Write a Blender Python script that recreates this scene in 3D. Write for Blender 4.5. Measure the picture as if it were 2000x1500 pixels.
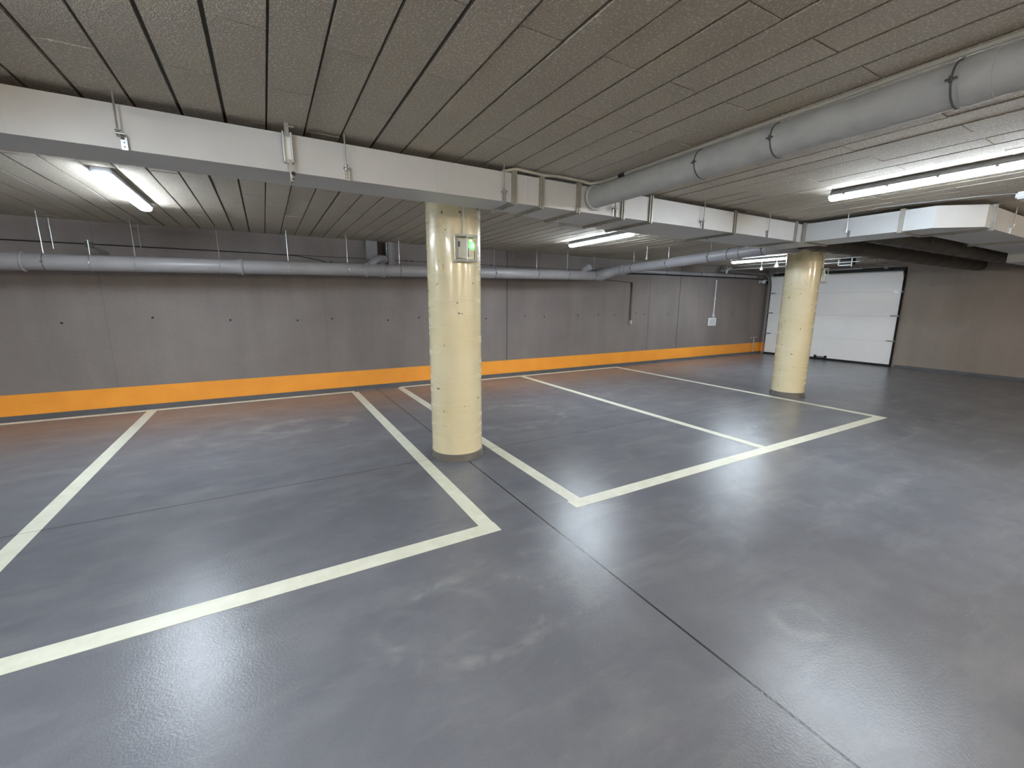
import bpy, bmesh, math, random
from mathutils import Vector, Matrix
random.seed(7)
S = bpy.context.scene
COL = S.collection
for o in list(bpy.data.objects):
    bpy.data.objects.remove(o)

# ------------------------------------------------------------------ camera
F_PX, YAW, PITCH, ROLL = 832.2, .51972, .1908, .00604
cy, sy, cp, sp = math.cos(YAW), math.sin(YAW), math.cos(PITCH), math.sin(PITCH)
fwd = Vector((sy*cp, cy*cp, -sp)); rt = Vector((cy, -sy, 0)); up = rt.cross(fwd)
r2 = rt*math.cos(ROLL) + up*math.sin(ROLL); u2 = up*math.cos(ROLL) - rt*math.sin(ROLL)
cam = bpy.data.cameras.new('camera'); co = bpy.data.objects.new('camera', cam); COL.objects.link(co)
m = Matrix((r2, u2, -fwd)).transposed().to_4x4(); m.translation = Vector((0, 0, 1.6))
co.matrix_world = m
cam.sensor_width = 36; cam.sensor_fit = 'HORIZONTAL'; cam.lens = F_PX/2000*36
cam.clip_start = .05; cam.clip_end = 100
S.camera = co
# ------------------------------------------------------------------ world, exposure
W = bpy.data.worlds.new('world'); S.world = W; W.use_nodes = True
W.node_tree.nodes['Background'].inputs[0].default_value = (.55, .6, .7, 1)
W.node_tree.nodes['Background'].inputs[1].default_value = .02
S.view_settings.view_transform = 'Standard'; S.view_settings.look = 'None'
S.view_settings.gamma = 1; S.view_settings.use_curve_mapping = False
S.view_settings.exposure = 1.72
LAMP_STRENGTH = 40.0
WARM_STRENGTH = 75.0
COOL = (.80, .90, 1.0)
WARM = (1.0, .87, .70)

# ------------------------------------------------------------------ helpers
def lin(c):
    return tuple(((v/255)/12.92 if v/255 <= .04045 else ((v/255+.055)/1.055)**2.4) for v in c) + (1,)

class NT:
    def __init__(s, name):
        s.m = bpy.data.materials.new(name); s.m.use_nodes = True; s.t = s.m.node_tree
        s.b = s.t.nodes['Principled BSDF']
    def n(s, typ, **kw):
        nd = s.t.nodes.new(typ)
        for k, v in kw.items():
            if k in ('ins',):
                for i, val in v.items(): nd.inputs[i].default_value = val
            else: setattr(nd, k, v)
        return nd
    def l(s, a, b): s.t.links.new(a, b)
    def coord(s):
        return s.n('ShaderNodeTexCoord').outputs['Object']
    def math(s, op, a, b=None, c=None):
        nd = s.n('ShaderNodeMath', operation=op)
        for i, v in enumerate((a, b, c)):
            if v is None: continue
            if isinstance(v, (int, float)): nd.inputs[i].default_value = v
            else: s.l(v, nd.inputs[i])
        return nd.outputs[0]
    def noise(s, vec, scale, detail=3, rough=.55, dist=0):
        nd = s.n('ShaderNodeTexNoise'); nd.inputs['Scale'].default_value = scale
        nd.inputs['Detail'].default_value = detail; nd.inputs['Roughness'].default_value = rough
        nd.inputs['Distortion'].default_value = dist
        s.l(vec, nd.inputs['Vector']); return nd.outputs['Fac']
    def ramp(s, fac, p0, p1, c0=(0, 0, 0, 1), c1=(1, 1, 1, 1)):
        nd = s.n('ShaderNodeValToRGB'); e = nd.color_ramp.elements
        e[0].position = p0; e[0].color = c0; e[1].position = p1; e[1].color = c1
        s.l(fac, nd.inputs[0]); return nd.outputs[0]
    def mix(s, fac, a, b, mode='MIX'):
        nd = s.n('ShaderNodeMix', data_type='RGBA', blend_type=mode)
        for i, v in ((0, fac), (6, a), (7, b)):
            if isinstance(v, (int, float)): nd.inputs[i].default_value = v
            elif isinstance(v, tuple): nd.inputs[i].default_value = v
            else: s.l(v, nd.inputs[i])
        return nd.outputs[2]
    def bump(s, h, strength, dist):
        nd = s.n('ShaderNodeBump'); nd.inputs['Strength'].default_value = strength
        nd.inputs['Distance'].default_value = dist; s.l(h, nd.inputs['Height'])
        s.l(nd.outputs[0], s.b.inputs['Normal']); return nd
    def xyz(s, vec):
        nd = s.n('ShaderNodeSeparateXYZ'); s.l(vec, nd.inputs[0]); return nd.outputs

def plain(name, col, rough=.5, metal=0, var=.06, scale=12, bump=0, bscale=80, spec=.5, coat=0):
    t = NT(name); v = t.coord(); c = lin(col)
    f = t.noise(v, scale, 4)
    lo = tuple(x*(1-var*1.6) for x in c[:3])+(1,); hi = tuple(min(1, x*(1+var*1.6)) for x in c[:3])+(1,)
    t.l(t.ramp(f, .3, .7, lo, hi), t.b.inputs['Base Color'])
    t.b.inputs['Roughness'].default_value = rough; t.b.inputs['Metallic'].default_value = metal
    t.b.inputs['Specular IOR Level'].default_value = spec
    t.b.inputs['Coat Weight'].default_value = coat
    if bump: t.bump(t.noise(v, bscale, 2), bump, .004)
    return t.m

def line_at(t, coord, pos, half):
    """1 inside |coord-pos|<half"""
    return t.math('LESS_THAN', t.math('ABSOLUTE', t.math('SUBTRACT', coord, pos)), half)

# ---- floor: grey satin epoxy over a trowelled slab, saw-cut joints, tyre scuffs
def mat_floor():
    t = NT('grey_epoxy_floor'); v = t.coord(); x, y, z = t.xyz(v)
    big = t.noise(v, .55, 4, .6, .6); mid = t.noise(v, 2.4, 4, .6, .25); fine = t.noise(v, 90, 2)
    base = t.mix(t.ramp(big, .3, .7), lin((103, 105, 112)), lin((117, 118, 122)))
    base = t.mix(t.math('MULTIPLY', t.ramp(mid, .40, .75), .30), base, lin((140, 142, 146)))
    base = t.mix(t.math('MULTIPLY', t.ramp(fine, .35, .65), .12), base, lin((90, 92, 98)))
    mp = t.n('ShaderNodeMapping'); mp.inputs['Rotation'].default_value = (0, 0, .75); mp.inputs['Scale'].default_value = (.8, 2.6, 1)
    t.l(v, mp.inputs[0])
    sw = t.math('MULTIPLY', t.ramp(t.noise(mp.outputs[0], 1.5, 6, .62, .35), .50, .74), .30)
    base = t.mix(sw, base, lin((148, 149, 149)))
    st = t.math('MULTIPLY', t.ramp(t.noise(mp.outputs[0], 5.5, 5, .7, .5), .62, .74), .14)
    base = t.mix(st, base, lin((160, 160, 157)))
    # curved scuff rings left by tyres turning on the spot
    for (cx, cyy, ra, rb, w, amt) in ((.80, 1.80, .42, .30, .018, .34), (.62, 1.86, .30, .20, .012, .14), (1.05, 1.85, .60, .33, .03, .12),
                                      (.35, 6.0, .55, .30, .05, .30), (2.95, 5.1, .7, .6, .06, .28), (-.3, 5.9, .7, .35, .04, .16),
                                      (2.25, .93, .13, .10, .02, .22), (6.5, 2.6, 1.6, .7, .04, .16), (4.6, 1.9, 1.2, .55, .03, .12),
                                      (5.6, 5.6, .8, .5, .07, .16)):
        dx = t.math('DIVIDE', t.math('SUBTRACT', x, cx), ra); dy = t.math('DIVIDE', t.math('SUBTRACT', y, cyy), rb)
        r = t.math('SQRT', t.math('ADD', t.math('MULTIPLY', dx, dx), t.math('MULTIPLY', dy, dy)))
        r = t.math('ADD', r, t.math('MULTIPLY', t.math('SUBTRACT', mid, .5), .55))
        d = t.math('DIVIDE', t.math('ABSOLUTE', t.math('SUBTRACT', r, 1)), w/min(ra, rb)*2.4)
        k = t.math('SUBTRACT', 1, t.math('MINIMUM', d, 1))
        brk = t.ramp(t.noise(v, 3.1+cx, 3, .6, 1), .42, .62)
        k = t.math('MULTIPLY', t.math('MULTIPLY', k, brk), amt*.8)
        base = t.mix(k, base, lin((178, 177, 170)))
    # joints
    jit = t.math('MULTIPLY', t.math('SUBTRACT', t.noise(v, 6, 2), .5), .004)
    xx = t.math('ADD', x, jit); yy = t.math('ADD', y, jit)
    j = t.math('MAXIMUM', line_at(t, xx, 1.667, .0065), t.math('MAXIMUM', line_at(t, yy, 4.025, .0035),
        t.math('MAXIMUM', line_at(t, xx, 8.0, .006), line_at(t, xx, -4.68, .006))))
    base = t.mix(j, base, lin((52, 52, 50)))
    t.l(base, t.b.inputs['Base Color'])
    t.b.inputs['Roughness'].default_value = .26
    t.b.inputs['Specular IOR Level'].default_value = .4
    orange = t.noise(v, 85, 3, .6); wav = t.noise(v, 2.2, 2)
    h = t.math('ADD', t.math('MULTIPLY', orange, .9), t.math('MULTIPLY', wav, 2.5))
    h = t.math('SUBTRACT', h, t.math('MULTIPLY', j, 4))
    t.bump(h, .85, .0014)
    return t.m

def concrete(name, c0, c1, spots=True, joints_x=(), joint_z=None, rough=.75, axis='x'):
    t = NT(name); v = t.coord(); x, y, z = t.xyz(v)
    if axis == 'y': x, y = y, x
    big = t.noise(v, .8, 5, .6, .4); fine = t.noise(v, 55, 3, .6)
    mp = t.n('ShaderNodeMapping'); mp.inputs['Scale'].default_value = (2.2, 2.2, .25); t.l(v, mp.inputs[0])
    streak = t.noise(mp.outputs[0], 1.4, 4)
    base = t.mix(t.ramp(big, .3, .7), lin(c0), lin(c1))
    base = t.mix(t.math('MULTIPLY', t.ramp(streak, .4, .7), .28), base, lin(tuple(min(255, k*1.12) for k in c1)))
    base = t.mix(t.math('MULTIPLY', t.ramp(fine, .4, .7), .16), base, lin(tuple(k*.75 for k in c0)))
    for (p, hw, a) in joints_x:
        base = t.mix(t.math('MULTIPLY', line_at(t, x, p, hw), a), base, lin((52, 49, 48)))
    if joint_z:
        base = t.mix(t.math('MULTIPLY', line_at(t, z, joint_z, .006), .8), base, lin((44, 41, 40)))
    t.l(base, t.b.inputs['Base Color']); t.b.inputs['Roughness'].default_value = rough
    t.b.inputs['Specular IOR Level'].default_value = .35
    t.bump(t.math('ADD', fine, t.math('MULTIPLY', big, 3)), .35, .002)
    return t.m

def mat_ceiling():
    t = NT('rough_precast_ceiling'); v = t.coord()
    gr = t.n('ShaderNodeTexVoronoi'); gr.inputs['Scale'].default_value = 150; t.l(v, gr.inputs['Vector'])
    g = gr.outputs['Distance']; fine = t.noise(v, 85, 4, .7); big = t.noise(v, .9, 4, .6, .5)
    at = t.n('ShaderNodeAttribute', attribute_name='tone')
    base = t.mix(t.ramp(big, .3, .7), lin((202, 192, 176)), lin((214, 203, 186)))
    base = t.mix(t.math('MULTIPLY', at.outputs['Fac'], .35), base, lin((190, 182, 170)))
    base = t.mix(t.math('MULTIPLY', t.ramp(fine, .56, .72), .55), base, lin((214, 209, 194)))
    base = t.mix(t.math('MULTIPLY', t.ramp(fine, .44, .30), .5), base, lin((130, 125, 113)))
    chips = t.ramp(t.noise(v, 24, 2, .5), .74, .77)
    base = t.mix(t.math('MULTIPLY', chips, .5), base, lin((232, 228, 212)))
    yel = t.math('MULTIPLY', t.ramp(t.noise(v, 1.7, 3, .6, 1), .58, .75), .25)
    base = t.mix(yel, base, lin((190, 174, 128)))
    t.l(base, t.b.inputs['Base Color']); t.b.inputs['Roughness'].default_value = .85
    t.b.inputs['Specular IOR Level'].default_value = .25
    t.bump(t.math('ADD', t.math('MULTIPLY', g, .8), fine), 1.0, .004)
    return t.m

def mat_column():
    t = NT('cream_gloss_paint'); v = t.coord(); x, y, z = t.xyz(v)
    big = t.noise(v, 2.2, 5, .6, .5)
    base = t.mix(t.ramp(big, .3, .7), lin((222, 212, 172)), lin((230, 221, 190)))
    mp = t.n('ShaderNodeMapping'); mp.inputs['Scale'].default_value = (1, 1, 9); t.l(v, mp.inputs[0])
    bands = t.noise(mp.outputs[0], 1.1, 4, .6)
    base = t.mix(t.math('MULTIPLY', t.ramp(bands, .52, .72), .30), base, lin((168, 163, 136)))
    dirt = t.math('MULTIPLY', t.ramp(t.noise(v, 5, 5, .7, .6), .45, .7), t.ramp(t.math('MULTIPLY', t.math('SUBTRACT', z, 2.05), 2.2), .05, .9))
    base = t.mix(t.math('MULTIPLY', dirt, .55), base, lin((142, 128, 92)))
    low = t.noise(v, 15, 3, .6, .3)
    base = t.mix(t.math('MULTIPLY', t.ramp(low, .685, .71), .85), base, lin((92, 82, 62)))
    t.l(base, t.b.inputs['Base Color'])
    t.l(t.math('ADD', .16, t.math('MULTIPLY', t.ramp(bands, .4, .7), .22)), t.b.inputs['Roughness'])
    t.b.inputs['Coat Weight'].default_value = .35; t.b.inputs['Coat Roughness'].default_value = .08
    nz = t.noise(v, 7, 3, .5)
    t.bump(t.math('ADD', nz, t.math('MULTIPLY', low, -.3)), .15, .004)
    return t.m

def mat_line():
    t = NT('cream_line_paint'); v = t.coord(); x, y, z = t.xyz(v)
    base = t.mix(t.ramp(t.noise(v, 9, 4), .3, .7), lin((214, 214, 194)), lin((230, 230, 213)))
    base = t.mix(t.math('MULTIPLY', t.ramp(t.noise(v, 1.6, 4, .6, .5), .5, .75), .25), base, lin((196, 196, 180)))
    base = t.mix(t.math('MULTIPLY', line_at(t, y, 4.025, .0035), .8), base, lin((80, 78, 70)))
    t.l(base, t.b.inputs['Base Color']); t.b.inputs['Roughness'].default_value = .42
    t.bump(t.noise(v, 80, 2), .4, .001)
    return t.m

def emit(name, col, strength):
    t = NT(name)
    t.b.inputs['Base Color'].default_value = (.8, .8, .8, 1)
    t.b.inputs['Emission Color'].default_value = col + (1,)
    t.b.inputs['Emission Strength'].default_value = strength
    return t.m

M = dict(
    floor=mat_floor(), ceiling=mat_ceiling(), column=mat_column(),
    slab=plain('dark_slab', (84, 80, 73), .9),
    wall_left=concrete('grey_painted_wall', (122, 115, 113), (136, 129, 126),
                       joints_x=((4.49, .010, .8), (9.9, .012, .75), (8.75, .02, .25), (-1.95, .012, .10), (.9, .02, .06)), joint_z=2.33),
    wall_end=concrete('brown_grey_wall', (142, 134, 128), (156, 147, 139)),
    wall_bounce=concrete('grey_wall_plain', (196, 190, 182), (206, 200, 192)),  # unseen walls, kept pale to bounce fill light into the room
    skirt=plain('grey_skirting', (96, 98, 102), .35, var=.08, scale=5),
    colskirt=plain('grey_column_skirting', (112, 110, 104), .3, var=.1, scale=6),
    orange=plain('orange_paint', (255, 166, 58), .5, var=.05, scale=3),
    line=mat_line(),
    duct=plain('white_grey_duct', (186, 188, 189), .42, metal=.0, var=.035, scale=3),
    flange=plain('flange_steel', (150, 148, 140), .4, metal=.3, var=.08),
    darkmetal=plain('dark_grey_metal', (84, 84, 82), .45, metal=.4),
    zinc=plain('zinc_steel', (176, 178, 176), .3, metal=.75, var=.08),
    chrome=plain('chrome_wire', (215, 215, 215), .12, metal=1, var=.02),
    greyconduit=plain('grey_beige_conduit', (168, 165, 154), .45, var=.05),
    wire=plain('light_wire', (214, 214, 208), .25, metal=.35, var=.02),
    track=plain('dull_track_steel', (150, 152, 152), .5, metal=.2),
    pipe=plain('grey_pvc_pipe', (148, 147, 150), .38, var=.04, scale=4),
    lagging=plain('grey_lagged_pipe', (172, 173, 172), .6, var=.06, scale=9, bump=.5, bscale=30),
    spiral=plain('dull_spiral_duct', (84, 79, 73), .5, metal=.4),
    flatblack=plain('flat_black', (16, 16, 17), .6),  # seal rubber and motor case; also stands in for shade around the door
    black=plain('black_plastic', (20, 20, 22), .4),
    white=plain('white_plastic', (212, 214, 214), .4, var=.02),
    cream=plain('cream_conduit', (222, 218, 200), .4, var=.03),
    door=plain('white_door_panel', (250, 252, 253), .42, var=.02, scale=2),
    housing=plain('grey_lamp_housing', (150, 152, 156), .5, var=.02),
    paper=plain('white_sign', (222, 224, 226), .6, var=.01),
    ink=plain('grey_print', (120, 124, 132), .7),
    hole=plain('dark_tie_hole', (48, 45, 44), .9),
    lamp=emit('lit_cool_diffuser', COOL, LAMP_STRENGTH),
    glowcap=emit('faintly_lit_end_cap', COOL, 5.0),
    warm=emit('lit_warm_diffuser', WARM, WARM_STRENGTH),
    green=emit('lit_green_lens', (.03, .80, .10), .28),
    greenpale=emit('pale_green_lens', (.30, 1, .42), .3),
    silver=plain('silver_case', (165, 168, 162), .3, metal=.3),
    lens=plain('glass_lens', (6, 6, 8), .08),
)

class MB:
    def __init__(s): s.bm = bmesh.new()
    def box(s, a, b, rz=0, piv=None):
        r = bmesh.ops.create_cube(s.bm, size=1)
        for v in r['verts']:
            v.co = Vector((a[i] + (b[i]-a[i])*(v.co[i]+.5) for i in range(3)))
        if rz:
            bmesh.ops.rotate(s.bm, verts=r['verts'], cent=piv or (Vector(a)+Vector(b))/2, matrix=Matrix.Rotation(rz, 3, 'Z'))
        return s
    def bar(s, p, q, w, h):
        """box beam from p to q"""
        p, q = Vector(p), Vector(q); d = q-p; L = d.length
        r = bmesh.ops.create_cube(s.bm, size=1)
        rot = d.to_track_quat('Z', 'Y').to_matrix().to_4x4()
        mt = Matrix.Translation((p+q)/2) @ rot @ Matrix.Diagonal((w, h, L, 1))
        bmesh.ops.transform(s.bm, matrix=mt, verts=r['verts']); return s
    def cyl(s, p, q, r, seg=16, r1=None, caps=True):
        p, q = Vector(p), Vector(q); d = q-p
        g = bmesh.ops.create_cone(s.bm, cap_ends=caps, segments=seg, radius1=r, radius2=r if r1 is None else r1, depth=d.length)
        mt = Matrix.Translation((p+q)/2) @ d.to_track_quat('Z', 'Y').to_matrix().to_4x4()
        bmesh.ops.transform(s.bm, matrix=mt, verts=g['verts']); return s
    def tube(s, pts, r, seg=12, cap=True):
        pts = [Vector(p) for p in pts]; rings = []
        n = len(pts); ref = Vector((0, 0, 1))
        prev = None
        for i, p in enumerate(pts):
            t = (pts[min(i+1, n-1)] - pts[max(i-1, 0)]).normalized()
            if prev is None:
                a = ref if abs(t.dot(ref)) < .9 else Vector((1, 0, 0))
                u = (a - t*a.dot(t)).normalized()
            else:
                u = (prev - t*prev.dot(t)).normalized()
            prev = u; w = t.cross(u)
            rr = r[i] if isinstance(r, (list, tuple)) else r
            rings.append([s.bm.verts.new(p + (u*math.cos(2*math.pi*k/seg) + w*math.sin(2*math.pi*k/seg))*rr) for k in range(seg)])
        for a, b in zip(rings, rings[1:]):
            for k in range(seg):
                s.bm.faces.new((a[k], a[(k+1) % seg], b[(k+1) % seg], b[k]))
        if cap:
            s.bm.faces.new(rings[0][::-1]); s.bm.faces.new(rings[-1])
        return s
    def prism(s, poly, z0, z1):
        lo = [s.bm.verts.new((x, y, z0)) for x, y in poly]; hi = [s.bm.verts.new((x, y, z1)) for x, y in poly]
        n = len(poly); s.bm.faces.new(lo[::-1]); s.bm.faces.new(hi)
        for i in range(n): s.bm.faces.new((lo[i], lo[(i+1) % n], hi[(i+1) % n], hi[i]))
        return s
    def torus(s, c, axis, R, r, seg=24, a0=0, a1=2*math.pi, ss=8):
        c = Vector(c); axis = Vector(axis).normalized()
        u = axis.orthogonal().normalized(); w = axis.cross(u)
        if abs(axis.z) < .5:
            w = Vector((0, 0, 1)); u = w.cross(axis).normalized()
        n = seg; pts = [c + (u*math.cos(a0+(a1-a0)*i/n) + w*math.sin(a0+(a1-a0)*i/n))*R for i in range(n+1)]
        return s.tube(pts, r, ss)
    def bevel(s, w=.004, seg=2, ang=.6):
        e = [e for e in s.bm.edges if len(e.link_faces) == 2 and e.calc_face_angle() > ang]
        bmesh.ops.bevel(s.bm, geom=e, offset=w, segments=seg, affect='EDGES', clamp_overlap=True); return s
    def obj(s, name, mat, parent=None, smooth=True, base=None):
        bmesh.ops.recalc_face_normals(s.bm, faces=s.bm.faces)
        me = bpy.data.meshes.new(name)
        if base is not None: bmesh.ops.translate(s.bm, verts=s.bm.verts, vec=-Vector(base))
        s.bm.to_mesh(me); s.bm.free()
        me.materials.append(mat)
        if smooth:
            for p in me.polygons: p.use_smooth = True
            try: me.set_sharp_from_angle(angle=math.radians(35))
            except Exception: pass
        o = bpy.data.objects.new(name, me); COL.objects.link(o)
        if base is not None: o.location = base
        if parent: o.parent = parent
        return o

def tag(o, label=None, cat=None, group=None, kind=None):
    if label: o['label'] = label
    if cat: o['category'] = cat
    if group: o['group'] = group
    if kind: o['kind'] = kind
    return o
def thing(name, label, cat, loc=(0, 0, 0), rz=0, group=None):
    o = bpy.data.objects.new(name, None); COL.objects.link(o)
    o.location = loc; o.rotation_euler.z = rz; o.empty_display_size = .1
    return tag(o, label, cat, group)
def structure(o, label=None, cat=None):
    return tag(o, label, cat, kind='structure')
def copy_thing(r, loc, label, rz=None, group=None):
    c = r.copy(); COL.objects.link(c); c.location = loc; c['label'] = label
    if rz is not None: c.rotation_euler.z = rz
    if group: c['group'] = group
    for ch in list(r.children):
        k = ch.copy(); COL.objects.link(k); k.parent = c
        for g in list(ch.children):
            q = g.copy(); COL.objects.link(q); q.parent = k
    return c

ZC = 2.635          # ceiling underside
YW = 8.08           # left (long) wall
XE = 14.02          # end wall
X0, Y0 = -7.5, -4.2  # unseen back and side walls, pulled in close for bounce fill

# ================================================================== SHELL
structure(MB().box((X0-.2, Y0-.2, -.2), (XE+.3, YW+.2, 0)).obj('floor', M['floor'], smooth=False),
          'grey glossy epoxy garage floor with thin saw-cut joints', 'floor')

def make_ceiling():
    b = MB(); bm = b.bm; lay = bm.faces.layers.float.new('tone')
    P = .2083; ph = -.729
    k0 = int((X0-ph)/P)-1; k1 = int((XE-ph)/P)+2
    rr = random.Random(3)
    gaps = {}
    for k in range(k0, k1+1): gaps[k] = .0048 + rr.random()*.0042
    for k in range(k0, k1):
        xa = ph+k*P+gaps[k]; xb = ph+(k+1)*P-gaps[k+1]
        xa = max(xa, X0); xb = min(xb, XE+.05)
        if xb-xa < .01: continue
        off = 2.64 if k % 2 == 0 else 2.12
        y = off - 1.04*12
        while y < YW+.1:
            ya = max(y+.003, Y0); yb = min(y+1.04-.003, YW+.1)
            if yb-ya > .02:
                dz = (rr.random()-.5)*.004; tilt = (rr.random()-.5)*.003
                n0 = len(bm.faces)
                g = bmesh.ops.create_cube(bm, size=1)
                tone = rr.random()
                for v in g['verts']:
                    sx, s_y, sz = v.co
                    v.co = Vector((xa+(xb-xa)*(sx+.5), ya+(yb-ya)*(s_y+.5), (ZC+dz+tilt*sx*2) if sz < 0 else ZC+.03))
                fs = {f for v in g['verts'] for f in v.link_faces}
                for f in fs: f[lay] = tone
            y += 1.04
    o = b.obj('ceiling', M['ceiling'], smooth=False)
    me = o.data
    return structure(o, 'low ceiling of rough grey-brown concrete planks', 'ceiling')
ceiling = make_ceiling()
MB().box((X0-.2, Y0-.2, ZC+.014), (XE+.3, YW+.2, ZC+.25)).obj('slab_backing', M['slab'], ceiling, smooth=False)

# left wall with tie holes; a recess high on it behind the pipe branch
wl = MB()
wl.box((X0, YW, 0), (1.83, YW+.2, ZC+.03)); wl.box((1.99, YW, 0), (XE+.2, YW+.2, ZC+.03))
wl.box((1.83, YW, 0), (1.99, YW+.2, 2.30)); wl.box((1.83, YW+.15, 2.30), (1.99, YW+.2, ZC+.03))
wall_left = structure(wl.obj('wall_left', M['wall_left'], smooth=False), 'long grey painted concrete wall with round tie holes', 'wall')
hole_mesh = None
for i, (hx, hz) in enumerate([(-2.41, 1.28), (-1.44, 1.34), (-.49, 1.29), (.46, 1.27), (1.0, 1.29), (1.96, 1.25), (2.55, 1.29), (3.99, 1.25),
               (4.94, 1.30), (5.45, 1.27), (6.41, 1.29), (7.02, 1.30), (7.55, 1.28), (8.3, 1.33), (8.6, 1.30), (9.48, 1.30), (12.32, 1.29),
               (1.05, 2.24), (2.35, 2.33), (2.45, 2.33), (4.1, 2.33)]):
    if hole_mesh is None:
        o = MB().cyl((0, -.0015, 0), (0, .004, 0), .016, 14).obj('tie_hole', M['hole'], wall_left); hole_mesh = o.data
    else:
        o = bpy.data.objects.new('tie_hole', hole_mesh); COL.objects.link(o); o.parent = wall_left
    o.location = (hx, YW-.0005, hz)
structure(MB().box((XE, Y0, 0), (XE+.2, 4.645, ZC+.03)).box((XE, 4.645, 2.52), (XE+.2, 7.88, ZC+.03)).box((XE, 7.88, 0), (XE+.2, YW, ZC+.03))
          .box((XE+.12, 4.645, 0), (XE+.2, 7.88, 2.52)).obj('wall_right', M['wall_end'], smooth=False), 'brown-grey end wall around the white garage door', 'wall')
structure(MB().box((X0, Y0-.2, 0), (XE+.2, Y0, ZC+.03)).obj('wall_back', M['wall_bounce'], smooth=False), 'plain grey wall behind the viewer', 'wall')
structure(MB().box((X0-.2, Y0-.2, 0), (X0, YW+.2, ZC+.03)).obj('wall_front', M['wall_bounce'], smooth=False), 'plain grey wall closing the garage', 'wall')
def skirting(name, pts, n, lab):
    b = MB(); b.prism(pts, 0, .058); return structure(b.obj(name, M['skirt'], smooth=False), lab, 'skirting')
skirting('baseboard_left', [(X0, YW-.012), (XE, YW-.012), (XE, YW), (X0, YW)], 0, 'low grey skirting under the orange stripe')
skirting('baseboard_right', [(XE-.012, Y0), (XE, Y0), (XE, 4.58), (XE-.012, 4.58)], 0, 'low grey skirting beside the garage door')

o = MB().box((X0, YW-.005, .060), (XE-.005, YW-.001, .345)).obj('painted_stripe', M['orange'], smooth=False)
tag(o, 'long orange stripe painted low along the grey wall', 'wall stripe')
o = MB().box((XE-.005, 7.90, .060), (XE-.001, YW-.006, .345)).obj('painted_stripe', M['orange'], smooth=False)
tag(o, 'short orange stripe on the wall corner left of the garage door', 'wall stripe')

# ---- painted bay lines
def line(x0, y0, x1, y1, lab):
    tag(MB().box((x0, y0, .0002), (x1, y1, .0022)).obj('parking_line', M['line'], smooth=False), lab, 'floor marking', 'painted lines of the parking bays')
line(-4.45, 2.455, 1.325, 2.58, 'cream front line of the left bays, nearest the viewer')
line(-4.45, 7.845, 1.265, 7.95, 'thin cream line at the wall end of the left bays')
line(-1.625, 2.58, -1.51, 7.845, 'leftmost cream divider line running to the orange stripe')
line(1.205, 2.58, 1.32, 7.845, 'cream side line passing left of the near column')
line(2.00, 2.455, 7.60, 2.58, 'cream front line of the right bays under the lamp reflections')
line(2.07, 7.845, 7.60, 7.95, 'thin cream line at the wall end of the right bays')
line(2.02, 2.58, 2.135, 7.845, 'cream side line passing behind the near column')
line(4.69, 2.58, 4.80, 7.845, 'cream divider line in the middle of the right bays')
line(7.49, 2.58, 7.60, 7.845, 'cream side line passing in front of the far column')

# ================================================================== COLUMNS
def make_column(x, y, label, r=.262):
    t = thing('column', label, 'column', (x, y, 0))
    b = MB(); b.cyl((0, 0, .075), (0, 0, ZC+.01), r, 96); b.obj('shaft', M['column'], t)
    b = MB(); b.cyl((0, 0, .0), (0, 0, .075), r+.012, 96, r1=r+.006); b.obj('skirting', M['colskirt'], t)
    return t
make_column(1.66, 4.07, 'nearer round cream gloss-painted column with grey base band')
make_column(7.99, 4.04, 'farther round cream column in front of the garage door', .258)

# ================================================================== RECTANGULAR DUCTS
ZB, ZT = 2.372, 2.588
def duct_body(b, poly): b.prism(poly, ZB, ZT)
du = thing('ventilation_duct', 'long pale grey rectangular duct crossing the whole ceiling', 'air duct', (0, 3.3, ZB))
def part(b, name, mat, t, smooth=False, under=None):
    o = b.obj(name, mat, None, smooth)
    if under: o.parent = under; return o
    o.parent = t; o.matrix_parent_inverse = Matrix.Translation(t.location).inverted() if False else Matrix.Identity(4)
    o.location = -Vector(t.location); return o
b = MB(); duct_body(b, [(X0+.1, 3.12), (1.78, 3.12), (1.78, 3.46), (X0+.1, 3.46)]); part(b, 'narrow_section', M['duct'], du)
b = MB(); duct_body(b, [(1.80, 3.12), (3.30, 3.12), (3.30, 3.72), (2.94, 3.66), (2.44, 3.60), (2.04, 3.51), (1.80, 3.46)]); part(b, 'widening_section', M['duct'], du)
b = MB(); duct_body(b, [(3.32, 3.12), (5.86, 3.12), (5.86, 3.73), (3.32, 3.73)]); part(b, 'wide_section', M['duct'], du)
b = MB(); duct_body(b, [(5.88, 3.13), (6.60, 3.13), (6.60, 3.73), (5.88, 3.73)]); part(b, 'corner_section', M['duct'], du)
b = MB(); b.box((2.72, 3.66, ZB-.012), (3.02, 3.80, ZB+.05)).bevel(.004); part(b, 'side_spigot', M['duct'], du)
def flange_x(x, y0, y1, t, w=.022, e=.016):
    """frame flange in the plane X=x round a duct that runs along X"""
    b = MB()
    b.box((x-w, y0-e, ZB-e), (x+w, y0, ZT+e)); b.box((x-w, y1, ZB-e), (x+w, y1+e, ZT+e))
    b.box((x-w, y0, ZB-e), (x+w, y1, ZB)); b.box((x-w, y0, ZT), (x+w, y1, ZT+e))
    for z in (ZB-e, ):
        b.box((x-.004, y0-e-.008, ZB-e-.008), (x+.004, y1+e+.004, ZB-e))
        b.box((x-.004, y0-e-.008, ZB-e), (x+.004, y0-e, ZT+e))
    b.cyl((x-.035, (y0+y1)/2+.02, ZB-e-.012), (x+.01, (y0+y1)/2+.02, ZB-e-.012), .006, 8)
    return part(b, 'flange', M['flange'], t)
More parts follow.
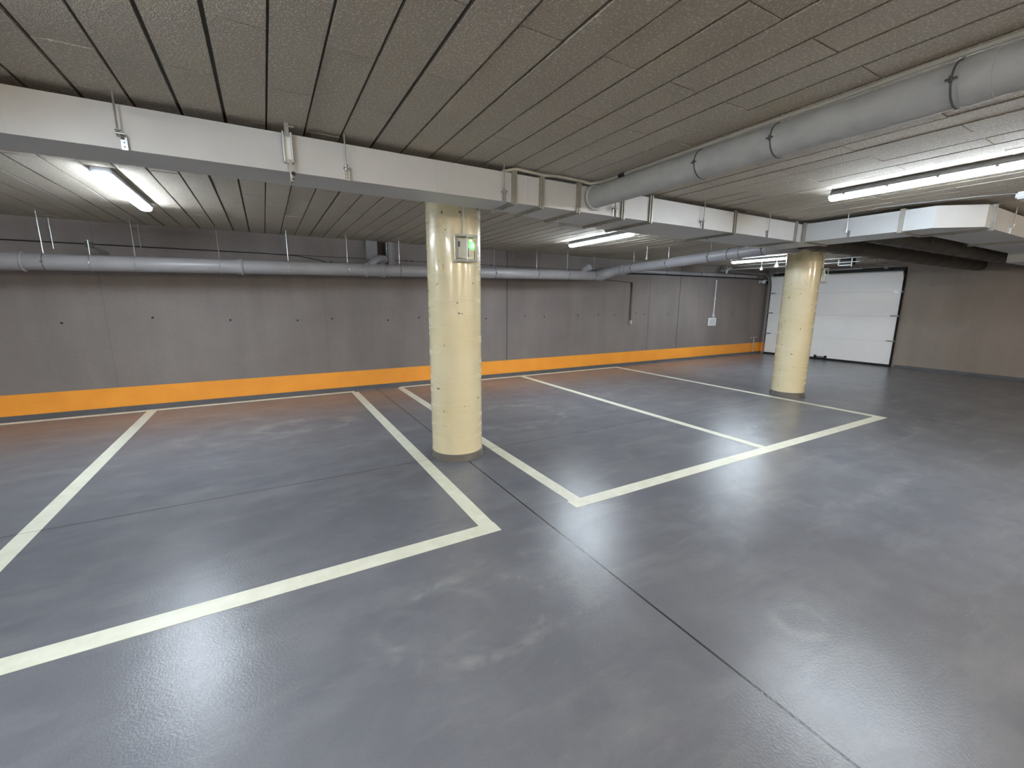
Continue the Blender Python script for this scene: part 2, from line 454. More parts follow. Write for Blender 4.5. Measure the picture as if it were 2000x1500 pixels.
def flange_y(y, x0, x1, t, w=.02, e=.016):
    b = MB()
    b.box((x0-e, y-w, ZB-e), (x0, y+w, ZT+e)); b.box((x1, y-w, ZB-e), (x1+e, y+w, ZT+e))
    b.box((x0, y-w, ZB-e), (x1, y+w, ZB)); b.box((x0, y-w, ZT), (x1, y+w, ZT+e))
    return part(b, 'flange', M['flange'], t)
for fx, y1 in ((1.79, 3.46), (2.05, 3.51), (2.43, 3.595), (2.95, 3.665), (3.31, 3.725), (4.63, 3.73), (5.87, 3.73)):
    flange_x(fx, 3.12, y1, du)
# faint sheet seams on the face
for sx in (-2.2, -1.0, .13, 1.15, 1.92):
    b = MB(); b.box((sx-.003, 3.1185, ZB), (sx+.003, 3.12, ZT)); part(b, 'sheet_seam', M['duct'], du)

d2 = thing('ventilation_duct', 'bright-sided duct offset running toward the viewer beside the right lamp', 'air duct', (6.3, 2.5, ZB))
b = MB(); duct_body(b, [(6.05, 3.10), (6.05, 2.14), (6.60, 2.14), (6.60, 3.10)]); part(b, 'duct_section', M['duct'], d2)
b = MB(); duct_body(b, [(6.05, 2.12), (6.05, 1.86), (6.40, 1.57), (6.553, 1.57), (6.553, 2.10), (6.52, 2.12)]); part(b, 'elbow_section', M['duct'], d2)
flange_y(3.10, 6.05, 6.60, d2); flange_y(2.13, 6.05, 6.60, d2)
d3 = thing('ventilation_duct', 'wide dull grey duct leading off past the right edge', 'air duct', (8, 1.8, ZB))
b = MB(); duct_body(b, [(6.60, 1.57), (8.12, 1.57), (8.12, 2.08), (6.60, 2.08)]); part(b, 'duct_section', M['duct'], d3)
b = MB(); duct_body(b, [(8.14, 1.57), (9.98, 1.57), (9.98, 2.12), (8.14, 2.12)]); part(b, 'duct_section', M['duct'], d3)
b = MB(); b.prism([(10.0, 1.4), (12.6, 1.4), (12.6, 2.14), (10.0, 2.14)], 2.235, ZT); part(b, 'deep_section', M['duct'], d3)
flange_x(6.58, 1.57, 2.08, d3); flange_x(8.13, 1.57, 2.10, d3)

# ---- duct hangers (rod, bracket, nut)
h0 = thing('duct_hanger', 'x', 'duct hanger', (0, 3.12, ZB), group='threaded rods holding the rectangular duct')
b = MB(); b.cyl((0, -.035, .06), (0, -.035, ZC-ZB), .0048, 8); h_rod = b.obj('rod', M['zinc'], h0)
b = MB(); b.box((-.002, -.006, -.004), (.030, -.001, .068)); b.box((-.012, -.045, .062), (.030, -.001, .068)); b.box((.026, -.02, -.004), (.030, -.001, .066))
b.bevel(.001, 1); h_br = b.obj('angle_bracket', M['zinc'], h0)
b = MB(); b.cyl((0, -.035, .068), (0, -.035, .080), .0095, 6); b.cyl((0, -.035, .050), (0, -.035, .062), .0095, 6)
b.cyl((0, -.035, .080), (0, -.035, .083), .013, 12); b.obj('nut', M['zinc'], h_rod)
b = MB()
for z in (.012, .032, .050): b.cyl((.013, -.0065, z), (.013, -.0058, z), .0035, 8)
b.obj('bolt_hole', M['black'], h_br)
labs = ['threaded rod hanger on the duct at far left above the near lamp', 'threaded rod hanger on the duct left of the near column',
        'threaded rod hanger on the duct right above the near column', 'threaded rod hanger half hidden under the round pipe',
        'threaded rod hanger on the duct between the two columns', 'threaded rod hanger on the duct just before its corner']
for i, (hx, lb) in enumerate(zip((-.575, .532, 1.685, 2.83, 4.06, 5.24), labs)):
    if i == 0: h0.location.x = hx; h0['label'] = lb
    else: copy_thing(h0, (hx, 3.12, ZB), lb)
copy_thing(h0, (6.05, 2.62, ZB), 'threaded rod hanger on the bright side of the duct offset', rz=-math.pi/2)
copy_thing(h0, (7.15, 1.57, ZB), 'short rod hanger on the wide duct by the right edge')
# the broad strut clamped across the face
st = thing('strut_bracket', 'broad white metal strut clamped upright across the duct face', 'bracket', (.21, 3.10, ZB))
b = MB(); b.box((-.032, -.024, .045), (-.024, .012, .215)); b.box((.012, -.024, .045), (.020, .012, .215)); b.box((-.032, -.004, .045), (.020, .012, .215))
b.bevel(.002, 1); b.obj('channel', M['white'], st)
b = MB(); b.box((-.018, -.030, .19), (.006, -.022, .262)); b.cyl((.004, -.026, .245), (.035, -.026, .245), .005, 8); b.obj('top_clip', M['zinc'], st)
b = MB(); b.box((-.006, -.030, -.055), (.010, -.020, .060)); b.box((-.006, -.030, -.062), (.012, .05, -.055)); b.obj('lower_strap', M['zinc'], st)
b = MB(); b.cyl((.012, -.034, -.018), (.012, -.012, -.018), .012, 10); b.cyl((.008, -.03, -.050), (.008, -.015, -.050), .006, 8); b.obj('bolt', M['black'], st)

# ================================================================== ROUND LAGGED PIPE
rp = thing('round_duct', 'large grey lagged pipe running overhead from the duct to the right edge', 'pipe', (2.6, 1.0, 2.50))
R = .088
b = MB(); b.cyl((2.6, -2.2, 2.50), (2.6, 3.118, 2.50), R, 48); part(b, 'pipe_body', M['lagging'], rp, True)
for y, w, e in ((.73, .05, .004), (.42, .05, .018), (.30, .03, .01)):
    b = MB(); b.cyl((2.6, y-w, 2.50), (2.6, y+w, 2.50), R+e, 48).bevel(.004, 2); part(b, 'socket', M['lagging'], rp, True)
b = MB(); b.torus((2.6, 3.10, 2.50), (0, 1, 0), R+.004, .014, 48); part(b, 'collar', M['lagging'], rp, True)
def ring_hanger(name, label, x, y, z, r, axis, mat, group, rodx=0, top=ZC, screw=True):
    t = thing(name, label, 'pipe hanger', (x, y, z), group=group)
    ax = Vector(axis)
    b = MB(); b.torus((0, 0, 0), ax, r+.002, .0036, 40, ss=6)
    b.obj('clamp_ring', mat, t)
    b = MB(); b.cyl((0, 0, r+.004), (0, 0, top-z), .005, 8); b.obj('rod', M['zinc'], t)
    if screw:
        side = Vector((0, 0, 1)).cross(ax)
        if side.y > 0: side = -side
        if abs(side.y) < .5 and side.x > 0: side = -side
        p = side*(r+.008)
        b = MB(); b.cyl(p-ax*.018, p+ax*.018, .004, 8); b.cyl(p-Vector((0, 0, .012)), p+Vector((0, 0, .012)), .006, 8); b.obj('clamp_screw', mat, t)
    return t
g = 'ring clamps on the large overhead pipe'
ring_hanger('pipe_hanger', 'dark ring clamp around the large overhead pipe, nearest the duct', 2.6, 2.02, 2.50, R, (0, 1, 0), M['darkmetal'], g)
ring_hanger('pipe_hanger', 'dark ring clamp around the large overhead pipe, in its middle', 2.6, 1.53, 2.50, R, (0, 1, 0), M['darkmetal'], g)
ring_hanger('pipe_hanger', 'dark ring clamp around the large overhead pipe, by the right edge', 2.6, .80, 2.50, R, (0, 1, 0), M['darkmetal'], g)

# conduit lying along duct top and pipe
ct = thing('conduit', 'thin pale conduit running over the duct flanges and along the overhead pipe', 'conduit', (2.6, 2, 2.6))
pts = [(1.70, 3.15, 2.597), (1.80, 3.10, 2.617), (2.05, 3.09, 2.605), (2.2, 3.09, 2.615), (2.42, 3.09, 2.612), (2.52, 3.07, 2.598), (2.58, 3.0, 2.603),
       (2.60, 2.85, 2.606), (2.585, 2.6, 2.607), (2.60, 2.45, 2.607), (2.585, 2.3, 2.606), (2.59, 2.0, 2.607), (2.58, 1.6, 2.607), (2.59, 1.2, 2.607), (2.57, .9, 2.606), (2.59, .5, 2.607), (2.58, -1.5, 2.606)]
b = MB(); b.tube(pts, .0115, 10); part(b, 'tube', M['greyconduit'], ct, True)
b = MB(); b.cyl((2.592, 2.80, 2.607), (2.592, 2.735, 2.607), .0155, 12); o = part(b, 'black_joint', M['black'], ct, True)

# ================================================================== DRAIN PIPES ON THE LEFT WALL
def pz(x): return 2.037 + (x+2.6)*.0152
PY = 7.5; PR = .098
dp = thing('drain_pipe', 'long grey plastic drain pipe hung along the wall', 'pipe', (2, PY, 2.1))
b = MB(); b.cyl((X0+.2, PY, pz(X0+.2)), (6.5, PY, pz(6.5)), PR, 40); part(b, 'pipe_body', M['pipe'], dp, True)
for x in (-2.50, -.27, 1.48, 1.76):
    b = MB(); b.cyl((x-.035, PY, pz(x)), (x+.035, PY, pz(x)), PR+.009, 40); b.torus((x+.035, PY, pz(x)), (1, 0, 0), PR+.009, .012, 36)
    part(b, 'socket', M['pipe'], dp, True)
b = MB(); b.cyl((-2.74, PY, pz(-2.7)), (-2.53, PY, pz(-2.55)), PR+.008, 40); b.torus((-2.74, PY, pz(-2.7)), (1, 0, 0), PR+.006, .010, 36); part(b, 'socket', M['pipe'], dp, True)
# wye branch rising toward the wall recess
b = MB(); b.tube([(1.50, PY, 2.11), (1.62, PY+.05, 2.22), (1.70, PY+.10, 2.285), (1.78, PY+.17, 2.31), (1.87, PY+.28, 2.315), (1.91, PY+.40, 2.315), (1.92, YW+.05, 2.315)], .062, 20)
part(b, 'branch', M['pipe'], dp, True)
b = MB(); b.tube([(6.02, PY, 2.18), (6.08, PY-.01, 2.27), (6.16, PY-.02, 2.335)], .068, 20); b.cyl((6.14, PY-.02, 2.315), (6.20, PY-.05, 2.365), .082, 20)
part(b, 'capped_branch', M['pipe'], dp, True)
b = MB(); b.tube([(6.46, PY, pz(6.46)), (6.58, PY-.01, 2.185), (6.68, PY-.08, 2.225), (6.74, PY-.18, 2.265), (6.77, PY-.32, 2.288), (6.77, PY-.45, 2.293)], [PR+.01]*6, 32)
part(b, 'elbow', M['pipe'], dp, True)
b = MB(); b.tube([(6.50, PY+.04, 2.13), (6.72, PY+.16, 2.13), (6.86, PY+.30, 2.17), (6.94, YW-.10, 2.30), (7.1, YW-.085, 2.36)], .05, 16)
part(b, 'wall_branch', M['pipe'], dp, True)
SX = 6.77
def sz(y): return 2.29 + (7.1-y)*.042
sd = thing('drain_pipe', 'grey drain pipe leaving the wall and passing behind the duct', 'pipe', (SX, 5.5, 2.35))
b = MB(); b.cyl((SX, 7.06, sz(7.06)), (SX, 3.95, sz(3.95)), .092, 40); part(b, 'pipe_body', M['pipe'], sd, True)
b = MB(); b.tube([(SX, 3.97, sz(3.97)), (SX+.04, 3.84, sz(3.84)), (SX+.15, 3.76, 2.43), (SX+.4, 3.75, 2.44)], .092, 30); part(b, 'elbow', M['pipe'], sd, True)
for y in (6.98, 4.62, 4.42):
    b = MB(); b.cyl((SX, y-.03, sz(y)), (SX, y+.03, sz(y)), .103, 40).bevel(.005, 2); part(b, 'socket', M['pipe'], sd, True)
wp = thing('drain_pipe', 'thin grey pipe fixed high on the wall toward the garage door', 'pipe', (10, YW-.085, 2.27))
b = MB(); b.cyl((7.1, YW-.085, 2.36), (13.2, YW-.085, 2.40), .046, 24); part(b, 'pipe_body', M['pipe'], wp, True)
for x in (7.95, 9.2, 10.6, 12.1):
    b = MB(); zz = 2.36+(x-7.1)*.0066; b.torus((x, YW-.085, zz), (1, 0, 0), .048, .006, 24, ss=6); b.box((x-.006, YW-.04, zz-.01), (x+.006, YW-.001, zz+.01)); part(b, 'clip', M['darkmetal'], wp, True)

g = 'rod hangers along the wall drain pipe'
for x, lb in ((-2.28, 'first from left, beside the thick pipe socket'), (-1.86, 'second from left, beside the short stub bracket'), (-1.42, 'third from left, below the near ceiling lamp'),
              (-.50, 'fourth from left, left of a pipe socket'), (.37, 'fifth from left, below the broad duct strut'), (1.22, 'left of the curved pipe branch'),
              (2.06, 'between the pipe branch and the near column'), (3.88, 'first right of the near column'), (4.85, 'second right of the near column'),
              (5.62, 'third right of the near column'), (6.35, 'at the bend where the pipe leaves the wall')):
    stub = abs(x+1.86) < .01
    ring_hanger('pipe_hanger', 'rod hanger on wall pipe, ' + lb, x, PY, pz(x), PR, (1, 0, 0), M['zinc' if x > -2 and x < 1.9 else 'darkmetal'], g, top=2.33 if stub else ZC)
for y, lb in ((6.75, 'nearest the wall'), (5.85, 'in its middle'), (4.95, 'nearest the duct')):
    ring_hanger('pipe_hanger', 'rod hanger on the pipe that leaves the wall, ' + lb, SX, y, sz(y), .092, (0, 1, 0), M['darkmetal'], 'rod hangers on the crossing drain pipe')
ring_hanger('pipe_hanger', 'dark clamp on crossing pipe just behind the duct', SX, 4.02, sz(4.02), .092, (0, 1, 0), M['darkmetal'], 'rod hangers on the crossing drain pipe')
# short cantilever stub bracket at x=-1.86
t = thing('stub_bracket', 'small metal arm bracket sticking out above the wall pipe', 'bracket', (-1.80, YW, 2.24))
b = MB(); b.bar((-.02, 0, -.02), (-.06, -.52, .035), .045, .03); b.bevel(.002, 1); b.obj('arm', M['zinc'], t)
b = MB(); b.box((-.10, -.56, .0), (-.03, -.52, .07)); b.obj('end_clip', M['darkmetal'], t)
# second, thinner rods standing close to the wall
g = 'thin free rods close to the wall above the pipe'
for x, z1, lb in ((-2.33, 2.24, 'at far left'), (-1.44, 2.30, 'below the near ceiling lamp'), (1.98, 2.3, 'beside the wall recess'), (4.6, 2.50, 'just right of the near column'), (6.2, 2.48, 'above the capped pipe branch'), (7.3, 2.5, 'left of the small white detector')):
    tag(MB().cyl((x, YW-.07, z1), (x, YW-.07, ZC), .004, 8).obj('threaded_rod', M['zinc'], base=(x, YW-.07, z1)), 'thin rod hanging near the wall, ' + lb, 'rod', g)
# black cable along wall dropping behind the pipe
pts = [(X0+.1, YW-.008, 2.335), (-3, YW-.008, 2.335), (0, YW-.008, 2.332), (.55, YW-.008, 2.318), (.85, YW-.008, 2.27), (1.1, YW-.008, 2.20), (1.3, YW-.008, 2.17)]
tag(MB().tube(pts, .006, 8).obj('cable', M['black'], base=(0, YW, 2.33)), 'thin dark cable along the upper wall dropping behind the pipe', 'cable')
tag(MB().tube([(7.3, YW-.012, 2.285), (9, YW-.012, 2.315), (12, YW-.012, 2.33), (XE-.05, YW-.012, 2.335)], .011, 8).obj('cable', M['black'], base=(9, YW, 2.3)), 'thin dark tube under the thin wall pipe toward the garage door', 'cable')  # black tube drawn along the dark line below the thin pipe
# wall recess boxing
t = thing('wall_boxing', 'grey vertical boxing on the wall left of the dark recess', 'boxing', (1.72, YW, 2.3))
b = MB(); b.box((-.09, -.07, .02), (.10, 0, .335)).bevel(.004); b.obj('box', M['pipe'], t)
t = thing('wall_boxing', 'narrow grey vertical boxing right of the dark recess', 'boxing', (2.08, YW, 2.3))
b = MB(); b.box((-.07, -.06, -.15), (.01, 0, .335)).box((.02, -.03, -.15), (.05, 0, .335)).bevel(.003); b.obj('box', M['pipe'], t)

# ---- wall fittings
t = thing('wall_conduit', 'dark grey conduit dropping down the wall to a small socket box', 'conduit', (8.08, YW, 1.1))
b = MB(); b.tube([(-1.15, -.02, 1.045), (-.06, -.02, 1.0), (-.01, -.02, .985), (0, -.02, .95), (0, -.02, .06)], .012, 10); b.cyl((0, -.02, .06), (0, -.02, 1.0), .019, 10); b.obj('tube', M['darkmetal'], t)
b = MB(); b.box((-.035, -.05, -.06), (.045, 0, .05)).bevel(.005); b.obj('socket_box', M['silver'], t)
b = MB(); b.box((-.010, -.068, -.035), (.028, -.048, .045)).bevel(.006); b.obj('plug', M['white'], t)
t = thing('wall_conduit', 'white conduit dropping down the wall above the white notice', 'conduit', (11.40, YW, 1.22))
b = MB(); b.cyl((0, -.02, 0), (0, -.02, 1.03), .017, 12); b.obj('tube', M['white'], t)
b = MB(); b.cyl((0, -.02, .48), (0, -.02, .54), .023, 12); b.obj('joint', M['white'], t)
b = MB(); b.cyl((0, -.02, .04), (0, -.02, .08), .023, 12); b.box((-.02, -.045, -.03), (.02, 0, .045)); b.obj('end_box', M['white'], t)
t = thing('wall_notice', 'small square white notice with grey print on the wall', 'sign', (11.38, YW, 1.055))
b = MB(); b.box((-.17, -.02, -.115), (.17, 0, .115)).bevel(.004); b.obj('plate', M['paper'], t)
b = MB()
rr = random.Random(5)
for row, z in enumerate((.07, .04, .012, -.016, -.044, -.072)):
    x = -.12 + (.0 if row else .02)
    while x < .10:
        w = .015+rr.random()*.04; b.box((x, -.0212, z-.006), (min(x+w, .12), -.0200, z+.005)); x += w+.013
b.obj('print', M['ink'], t)
t = thing('standpipe', 'small T-shaped tap pipe against the orange stripe by the door', 'tap', (13.5, YW, .06))
b = MB(); b.cyl((0, -.05, 0), (0, -.05, .47), .016, 12); b.cyl((0, -.05, .0), (0, -.05, .012), .03, 14); b.obj('riser', M['zinc'], t)
b = MB(); b.cyl((-.16, -.05, .47), (.16, -.05, .47), .014, 12); b.cyl((-.16, -.05, .47), (-.16, -.05, .43), .016, 10); b.cyl((.14, -.05, .455), (.14, -.05, .50), .02, 10); b.obj('cross_pipe', M['zinc'], t)

# ================================================================== CEILING LAMPS
def make_lamp(label, loc, rz, mat, L=1.52):
    t = thing('ceiling_light', label, 'ceiling lamp', loc, rz, 'batten ceiling lamps')
    prof = [(-.060, .0), (-.070, -.034), (-.066, -.042), (.066, -.042), (.070, -.034), (.060, .0)]
    def ext(b, prof, y0, y1, sc=1):
        A = [b.bm.verts.new((x*sc, y0, z)) for x, z in prof]; B = [b.bm.verts.new((x*sc, y1, z)) for x, z in prof]
        n = len(prof); b.bm.faces.new(A); b.bm.faces.new(B[::-1])
        for i in range(n): b.bm.faces.new((A[i], B[i], B[(i+1) % n], A[(i+1) % n]))
    b = MB(); ext(b, prof, -L/2+.012, L/2-.012); hous = b.obj('housing', M['housing'], t)
    dif = [(-.056, -.0425), (-.055, -.058), (-.044, -.073), (-.018, -.081), (.018, -.081), (.044, -.073), (.055, -.058), (.056, -.0425)]
    b = MB()
    ext(b, dif, -L/2+.015, L/2-.015)
    dfo = b.obj('diffuser', mat, t)
    for e in (-1, 1):
        b = MB(); y0, y1 = sorted((e*(L/2-.0155), e*(L/2+.004))); ext(b, [(x*.98, z) for x, z in dif], y0, y1); b.bevel(.006, 2, 1.0); b.obj('end_cap', M['glowcap'], dfo)
    for s in (-1, 1):
        for i in range(5):
            y = -L/2+.12+i*(L-.24)/4
            b = MB(); b.box((s*.056-.009 if s < 0 else .050, y-.010, -.054), (s*.056+.003 if s < 0 else .065, y+.010, -.030)).bevel(.002, 1); b.obj('clip', M['housing'], hous)
    return t
ZL = ZC-.002
lamp = make_lamp('lit white batten lamp at far left behind the long duct', (-1.04, 5.55, ZL), 0, M['lamp'])
copy_thing(lamp, (4.775, 5.56, ZL), 'lit white batten lamp in the middle behind the duct and near column', rz=-.045)
copy_thing(lamp, (10.08, 5.97, ZL), 'lit white batten lamp half hidden by the far column', rz=.0)
copy_thing(lamp, (4.75, 1.47, ZL), 'large lit white batten lamp at the right edge', rz=0)
copy_thing(lamp, (-1.04, 1.30, ZL), 'lit white batten lamp out of view to the left of the viewer', rz=0)
copy_thing(lamp, (-6.8, 5.5, ZL), 'lit white batten lamp out of view beyond the left bays', rz=0)
wl_ = make_lamp('warm lit batten lamp out of view behind the viewer', (1.6, -3.3, ZL), math.pi/2, M['warm'])
copy_thing(wl_, (5.6, -3.3, ZL), 'warm lit batten lamp out of view to the right of the viewer')
copy_thing(wl_, (9.8, -3.3, ZL), 'warm lit batten lamp out of view far to the right')
copy_thing(wl_, (-3.4, -3.3, ZL), 'warm lit batten lamp out of view behind and to the left')

# ================================================================== EMERGENCY LIGHTS ON THE COLUMNS
def make_exit_light(label, loc, rz):
    """local -Y faces out of the column"""
    t = thing('emergency_light', label, 'emergency light', loc, rz, 'caged emergency lights on the columns')
    b = MB(); b.box((-.085, -.050, -.085), (.015, .0, .088)).bevel(.006); cs_ = b.obj('case', M['silver'], t)
    b = MB(); b.box((.018, -.055, -.065), (.060, .0, .05)).bevel(.006); lb_ = b.obj('lamp_box', M['silver'], t)
    b = MB(); b.box((.018, -.075, -.010), (.082, -.004, .062)).bevel(.014, 3); tag(b.obj('green_lens', M['green'], lb_), 'glowing green lens')
    b = MB(); b.box((.034, -.0775, .012), (.064, -.0745, .042)).bevel(.006); b.obj('bright_spot', M['greenpale'], lb_)
    b = MB(); b.box((-.080, -.0525, .012), (-.064, -.050, .060)); b.obj('black_window', M['black'], cs_)
    b = MB(); b.tube([(.075, -.06, -.02), (.076, -.066, -.05), (.076, -.06, -.10)], .003, 6); b.obj('lead', M['black'], t)
    b = MB()
    def hoop(z):
        c = [(-.105, .0), (-.105, -.05), (-.085, -.085), (-.05, -.10), (.05, -.10), (.085, -.085), (.105, -.05), (.105, .0)]
        b.tube([(x, y, z) for x, y in c], .0055, 8)
    for z in (-.115, -.105, .105, .115): hoop(z)
    for x, y in ((-.105, -.03), (-.012, -.10), (.1, -.06)): b.cyl((x, y, -.115), (x, y, .115), .005, 8)
    b.obj('wire_guard', M['wire'], t)
    b = MB(); b.box((-.095, -.07, .103), (.095, 0, .108)); b.box((-.095, -.07, -.110), (.095, 0, -.105)); b.bevel(.003, 1); b.obj('guard_plate', M['zinc'], t)
    return t
def col_mount(cx, cy_, r, ang): return (cx+math.sin(ang)*r, cy_-math.cos(ang)*r)
a1 = math.radians(0); x, y = col_mount(1.66, 4.07, .258, a1)
e1 = make_exit_light('caged emergency light glowing green on the near column', (x, y, 2.078), a1)
a2 = math.radians(34); x2, y2 = col_mount(7.99, 4.04, .254, a2)
copy_thing(e1, (x2, y2, 2.055), 'small caged emergency light glowing green on the far column', rz=a2)
t = thing('wall_conduit', 'cream conduit down the near column to its emergency light', 'conduit', (*col_mount(1.66, 4.07, .265, a1-.03), 2.19), 0)
b = MB(); b.cyl((0, -.012, 0), (0, -.012, .44), .0145, 12); b.obj('tube', M['cream'], t)
b = MB(); b.cyl((0, -.008, .145), (0, -.008, .165), .0165, 12); b.box((-.02, -.012, .15), (-.01, .01, .16)); b.obj('clip', M['cream'], t)
t = thing('wall_conduit', 'cream conduit down the far column to its emergency light', 'conduit', (*col_mount(7.99, 4.04, .260, a2-.02), 2.15), 0)
b = MB(); b.cyl((0, -.012, 0), (0, -.012, .48), .0145, 12); b.obj('tube', M['cream'], t)
b = MB(); b.cyl((0, -.008, .20), (0, -.008, .22), .0165, 12); b.obj('clip', M['cream'], t)
t = thing('stub_plug', 'small round plug stub near the top of the near column', 'plug', (*col_mount(1.66, 4.07, .258, math.radians(40)), 2.455), math.radians(40))
b = MB(); b.cyl((0, .01, 0), (0, -.012, 0), .014, 14); b.cyl((0, -.01, 0), (0, -.02, 0), .008, 10); b.obj('plug', M['silver'], t)

# ================================================================== GARAGE DOOR
door = structure(thing('door_1', 'closed white sectional garage door in the end wall', 'door', (13.93, 6.28, 0)), )
DX, DY0, DY1 = 13.93, 4.665, 7.905
secs = [.055, .64, 1.28, 1.90]
for i in range(3):
    z0, z1 = secs[i]+.002, secs[i+1]-.002
    b = MB(); pr = []
    n = 11; rows = []
    for k in range(n+1):
        z = z0+(z1-z0)*k/n
        rows += [(0, z), ]
        if 0 < k < n: rows[-1] = (0, z-.005); rows += [(.004, z), (0, z+.005)]
    fr = [[b.bm.verts.new((DX+dx, yy, z)) for dx, z in rows] for yy in (DY0, DY1)]
    bk = [[b.bm.verts.new((DX+.04, yy, z)) for z in (z0, z1)] for yy in (DY0, DY1)]
    for k in range(len(rows)-1): b.bm.faces.new((fr[0][k], fr[1][k], fr[1][k+1], fr[0][k+1]))
    b.bm.faces.new((bk[0][0], bk[0][1], bk[1][1], bk[1][0]))
    b.bm.faces.new((fr[0][0], bk[0][0], bk[1][0], fr[1][0])); b.bm.faces.new((fr[0][-1], fr[1][-1], bk[1][1], bk[0][1]))
    for s in (0, 1): b.bm.faces.new([*fr[s], bk[s][1], bk[s][0]])
    secobj = globals().setdefault('secobjs', []); secobj.append(part(b, 'door_section', M['door'], door))
# top section leans back into the room along the track curve
b = MB(); prof = [(DX, 1.902), (DX-.002, 2.10), (DX-.02, 2.22), (DX-.055, 2.32), (DX-.10, 2.392), (DX-.07, 2.42), (DX-.02, 2.345), (DX+.02, 2.23), (DX+.04, 2.10), (DX+.04, 1.902)]
A = [b.bm.verts.new((x, DY0, z)) for x, z in prof]; B = [b.bm.verts.new((x, DY1, z)) for x, z in prof]
for i in range(len(prof)):
    j = (i+1) % len(prof); b.bm.faces.new((A[i], A[j], B[j], B[i]))
b.bm.faces.new(A[::-1]); b.bm.faces.new(B); secobjs.append(part(b, 'door_section', M['door'], door, True))
b = MB(); b.box((DX-.01, DY0, .002), (DX+.045, DY1, .055)); b.box((DX+.05, DY0-.016, .0), (DX+.085, DY0-.004, 2.26)); b.box((DX+.03, DY1+.004, .0), (DX+.085, DY1+.03, 2.40))
b.box((DX+.045, DY0, 2.38), (DX+.085, DY1, 2.50)); part(b, 'seal_and_dark_gap', M['flatblack'], door)  # real seals, plus a top strip that paints the dark opening above the door
for zi, z in enumerate((.66, 1.30, 1.905)):
    for s, yy in ((0, DY0), (1, DY1)):
        b = MB(); d = 1 if s == 0 else -1
        b.box((DX-.014, min(yy+.01*d, yy+.14*d), z-.018), (DX-.001, max(yy+.01*d, yy+.14*d), z+.018)); b.cyl((DX-.02, yy+.05*d, z), (DX-.02, yy-.035*d, z), .009, 10)
        b.cyl((DX-.02, yy-.02*d, z), (DX-.02, yy-.045*d, z), .022, 14); part(b, 'roller_hinge', M['zinc'], door, under=secobjs[zi+1])
b = MB(); b.box((DX-.05, 6.10, .075), (DX-.035, 6.42, .095)); b.box((DX-.05, 6.10, .05), (DX, 6.15, .125)); b.box((DX-.05, 6.37, .05), (DX, 6.42, .125)); b.bevel(.004, 1)
tag(part(b, 'handle', M['black'], door, under=secobjs[0]), 'small black pull handle')
def track(y):
    pts = [(DX-.02, y, .03), (DX-.02, y, 1.95), (DX-.03, y, 2.15), (DX-.08, y, 2.32), (DX-.18, y, 2.43), (DX-.32, y, 2.475), (DX-.5, y, 2.48), (11.35, y, 2.50)]
    b = MB(); b.tube(pts, .016, 8); return b
b = MB(); b.tube([(DX-.02, DY0-.020, .03), (DX-.02, DY0-.014, 1.95), (DX-.025, DY0-.012, 2.18)], .008, 8); part(b, 'side_track', M['flatblack'], door, True)  # right track coloured black to put its shade into the material
b = MB(); b.tube([(13.75, DY0-.03, 2.50), (13.2, DY0-.04, 2.50), (11.45, DY0-.05, 2.52), (11.33, DY0-.05, 2.585), (11.1, DY0-.05, 2.59)], .010, 8); part(b, 'top_rail', M['zinc'], door, True)
part(track(DY1+.055), 'side_track', M['track'], door, True)
b = MB(); b.cyl((13.80, 4.72, 2.525), (13.80, 7.95, 2.525), .014, 12); 
for y in (5.0, 7.7): b.cyl((13.80, y-.04, 2.525), (13.80, y+.04, 2.525), .045, 18)
b.cyl((13.80, 5.5, 2.525), (13.80, 7.2, 2.525), .03, 16); b.box((13.79, 4.95, 2.525), (13.81, 4.98, ZC)); part(b, 'spring_shaft', M['track'], door, True)
b = MB(); b.bar((11.42, 4.55, 2.515), (11.42, 8.0, 2.515), .022, .02); b.bar((11.05, 4.45, 2.575), (11.05, 7.2, 2.575), .018, .018)
b.bar((11.42, 4.62, 2.52), (11.42, 4.62, ZC), .03, .01); b.bar((11.42, 7.93, 2.5), (11.42, 7.93, ZC), .03, .01); b.bar((11.05, 4.5, 2.57), (11.42, 4.6, 2.5), .02, .02)
part(b, 'cross_rail', M['track'], door)
b = MB(); b.cyl((12.2, 4.62, 2.5), (12.2, 4.62, ZC), .01, 8); b.cyl((13.3, 4.62, 2.5), (13.3, 4.62, ZC), .01, 8); part(b, 'track_hanger', M['zinc'], door, True)

t = thing('door_motor', 'small dark motor box with white bracket above the garage door', 'motor', (11.55, 4.92, 2.50))
b = MB(); b.box((-.10, -.10, -.03), (.14, .10, .115)).bevel(.01); b.obj('motor_box', M['flatblack'], t)
b = MB(); b.box((-.13, -.12, -.058), (-.105, .13, -.040)); b.box((-.13, .112, -.058), (-.105, .13, .08)); b.box((-.14, -.150, -.09), (-.12, -.128, .11)); b.obj('bracket', M['white'], t)
t = thing('track_bracket', 'cluster of metal brackets at the left end of the door rail', 'bracket', (11.3, 7.70, 2.50))
b = MB(); b.box((-.03, -.02, -.09), (.03, .02, .13)); b.cyl((-.06, 0, .04), (.06, 0, .04), .05, 16); b.box((-.08, .05, -.03), (.08, .13, .01)); b.box((-.06, -.12, .03), (.06, -.06, .07)); b.bevel(.003, 1); b.obj('bracket_body', M['zinc'], t)

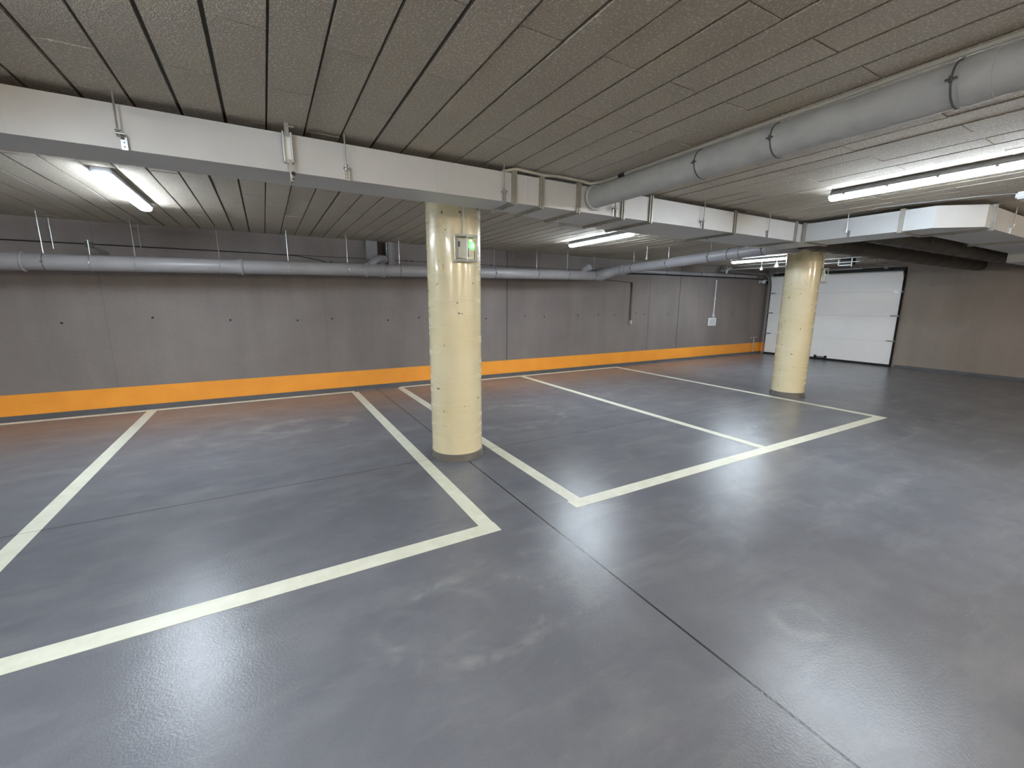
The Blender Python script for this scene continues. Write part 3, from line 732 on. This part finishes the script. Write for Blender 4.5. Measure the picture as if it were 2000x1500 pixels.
t = thing('security_camera', 'small white bullet camera on the wall left of the garage door', 'camera', (13.55, YW-.001, 2.255))
b = MB(); b.tube([(0, 0, 0), (0, -.10, .01), (-.02, -.14, .01)], .016, 10); b.cyl((0, 0, 0), (0, -.02, 0), .05, 18); b.obj('bracket', M['white'], t)
b = MB(); b.cyl((-.12, -.20, -.01), (.08, -.14, .02), .052, 24).bevel(.008, 2); b.obj('body', M['white'], t)
b = MB(); b.cyl((-.0, -.235, -.02), (.03, -.19, -.02), .035, 20); b.obj('lens', M['lens'], t)

def sensor(label, x, y, z, r, rod=True):
    t = thing('ceiling_sensor', label, 'sensor', (x, y, z), group='small white hanging sensors')
    b = MB(); b.tube([(0, 0, -r*1.1), (0, 0, -r*.9), (0, 0, -r*.2), (0, 0, r*.6), (0, 0, r*1.3)], [r*.5, r*.85, r, r*.6, r*.25], 16); b.obj('head', M['white'], t)
    b = MB(); b.cyl((0, 0, r), (0, 0, ZC-z), .006, 8); b.obj('stem', M['white'], t); return t
sensor('small white pear-shaped sensor under the lamp left of the far column', 10.55, 5.93, 2.475, .045)
sensor('tiny white sensor in front of the crossing drain pipe', 6.35, 6.0, 2.42, .022)
sensor('small white sensor between the door rail and the pear-shaped one', 11.0, 6.55, 2.46, .038)
t = thing('ceiling_box', 'white box on the ceiling cut by the right edge', 'box', (6.35, 1.27, ZC))
b = MB(); b.box((-.16, -.14, -.065), (.16, .09, 0)).bevel(.012); b.obj('cover', M['white'], t)
tag(MB().tube([(5.85, 2.3, ZC-.012), (5.95, 1.95, ZC-.012), (6.05, 1.6, ZC-.012), (6.2, 1.36, ZC-.012)], .005, 8).obj('conduit', M['pipe'], base=(6, 1.9, ZC)),
    'thin pale ceiling conduit leading to the white box at right', 'conduit')

# ================================================================== SPIRAL DUCTS IN THE DARK CORNER
def spiral(y, z, r, x0, x1, label):
    t = thing('spiral_duct', label, 'air duct', (x0, y, z), group='round ducts in the dark far corner')
    b = MB(); b.cyl((0, 0, 0), (x1-x0, 0, 0), r, 36); b.obj('pipe_body', M['spiral'], t)
    x = .35
    while x < x1-x0-.1:
        b = MB(); b.torus((x, 0, 0), (1, 0, 0), r+.002, .007, 30, ss=6); x += .62
        b.obj('band', M['darkmetal'], t)
spiral(2.62, 2.47, .115, 6.62, XE, 'upper round duct running dark behind the wide duct to the end wall')
spiral(3.40, 2.47, .125, 6.62, XE, 'lower round duct in the dark, nearer the garage door')
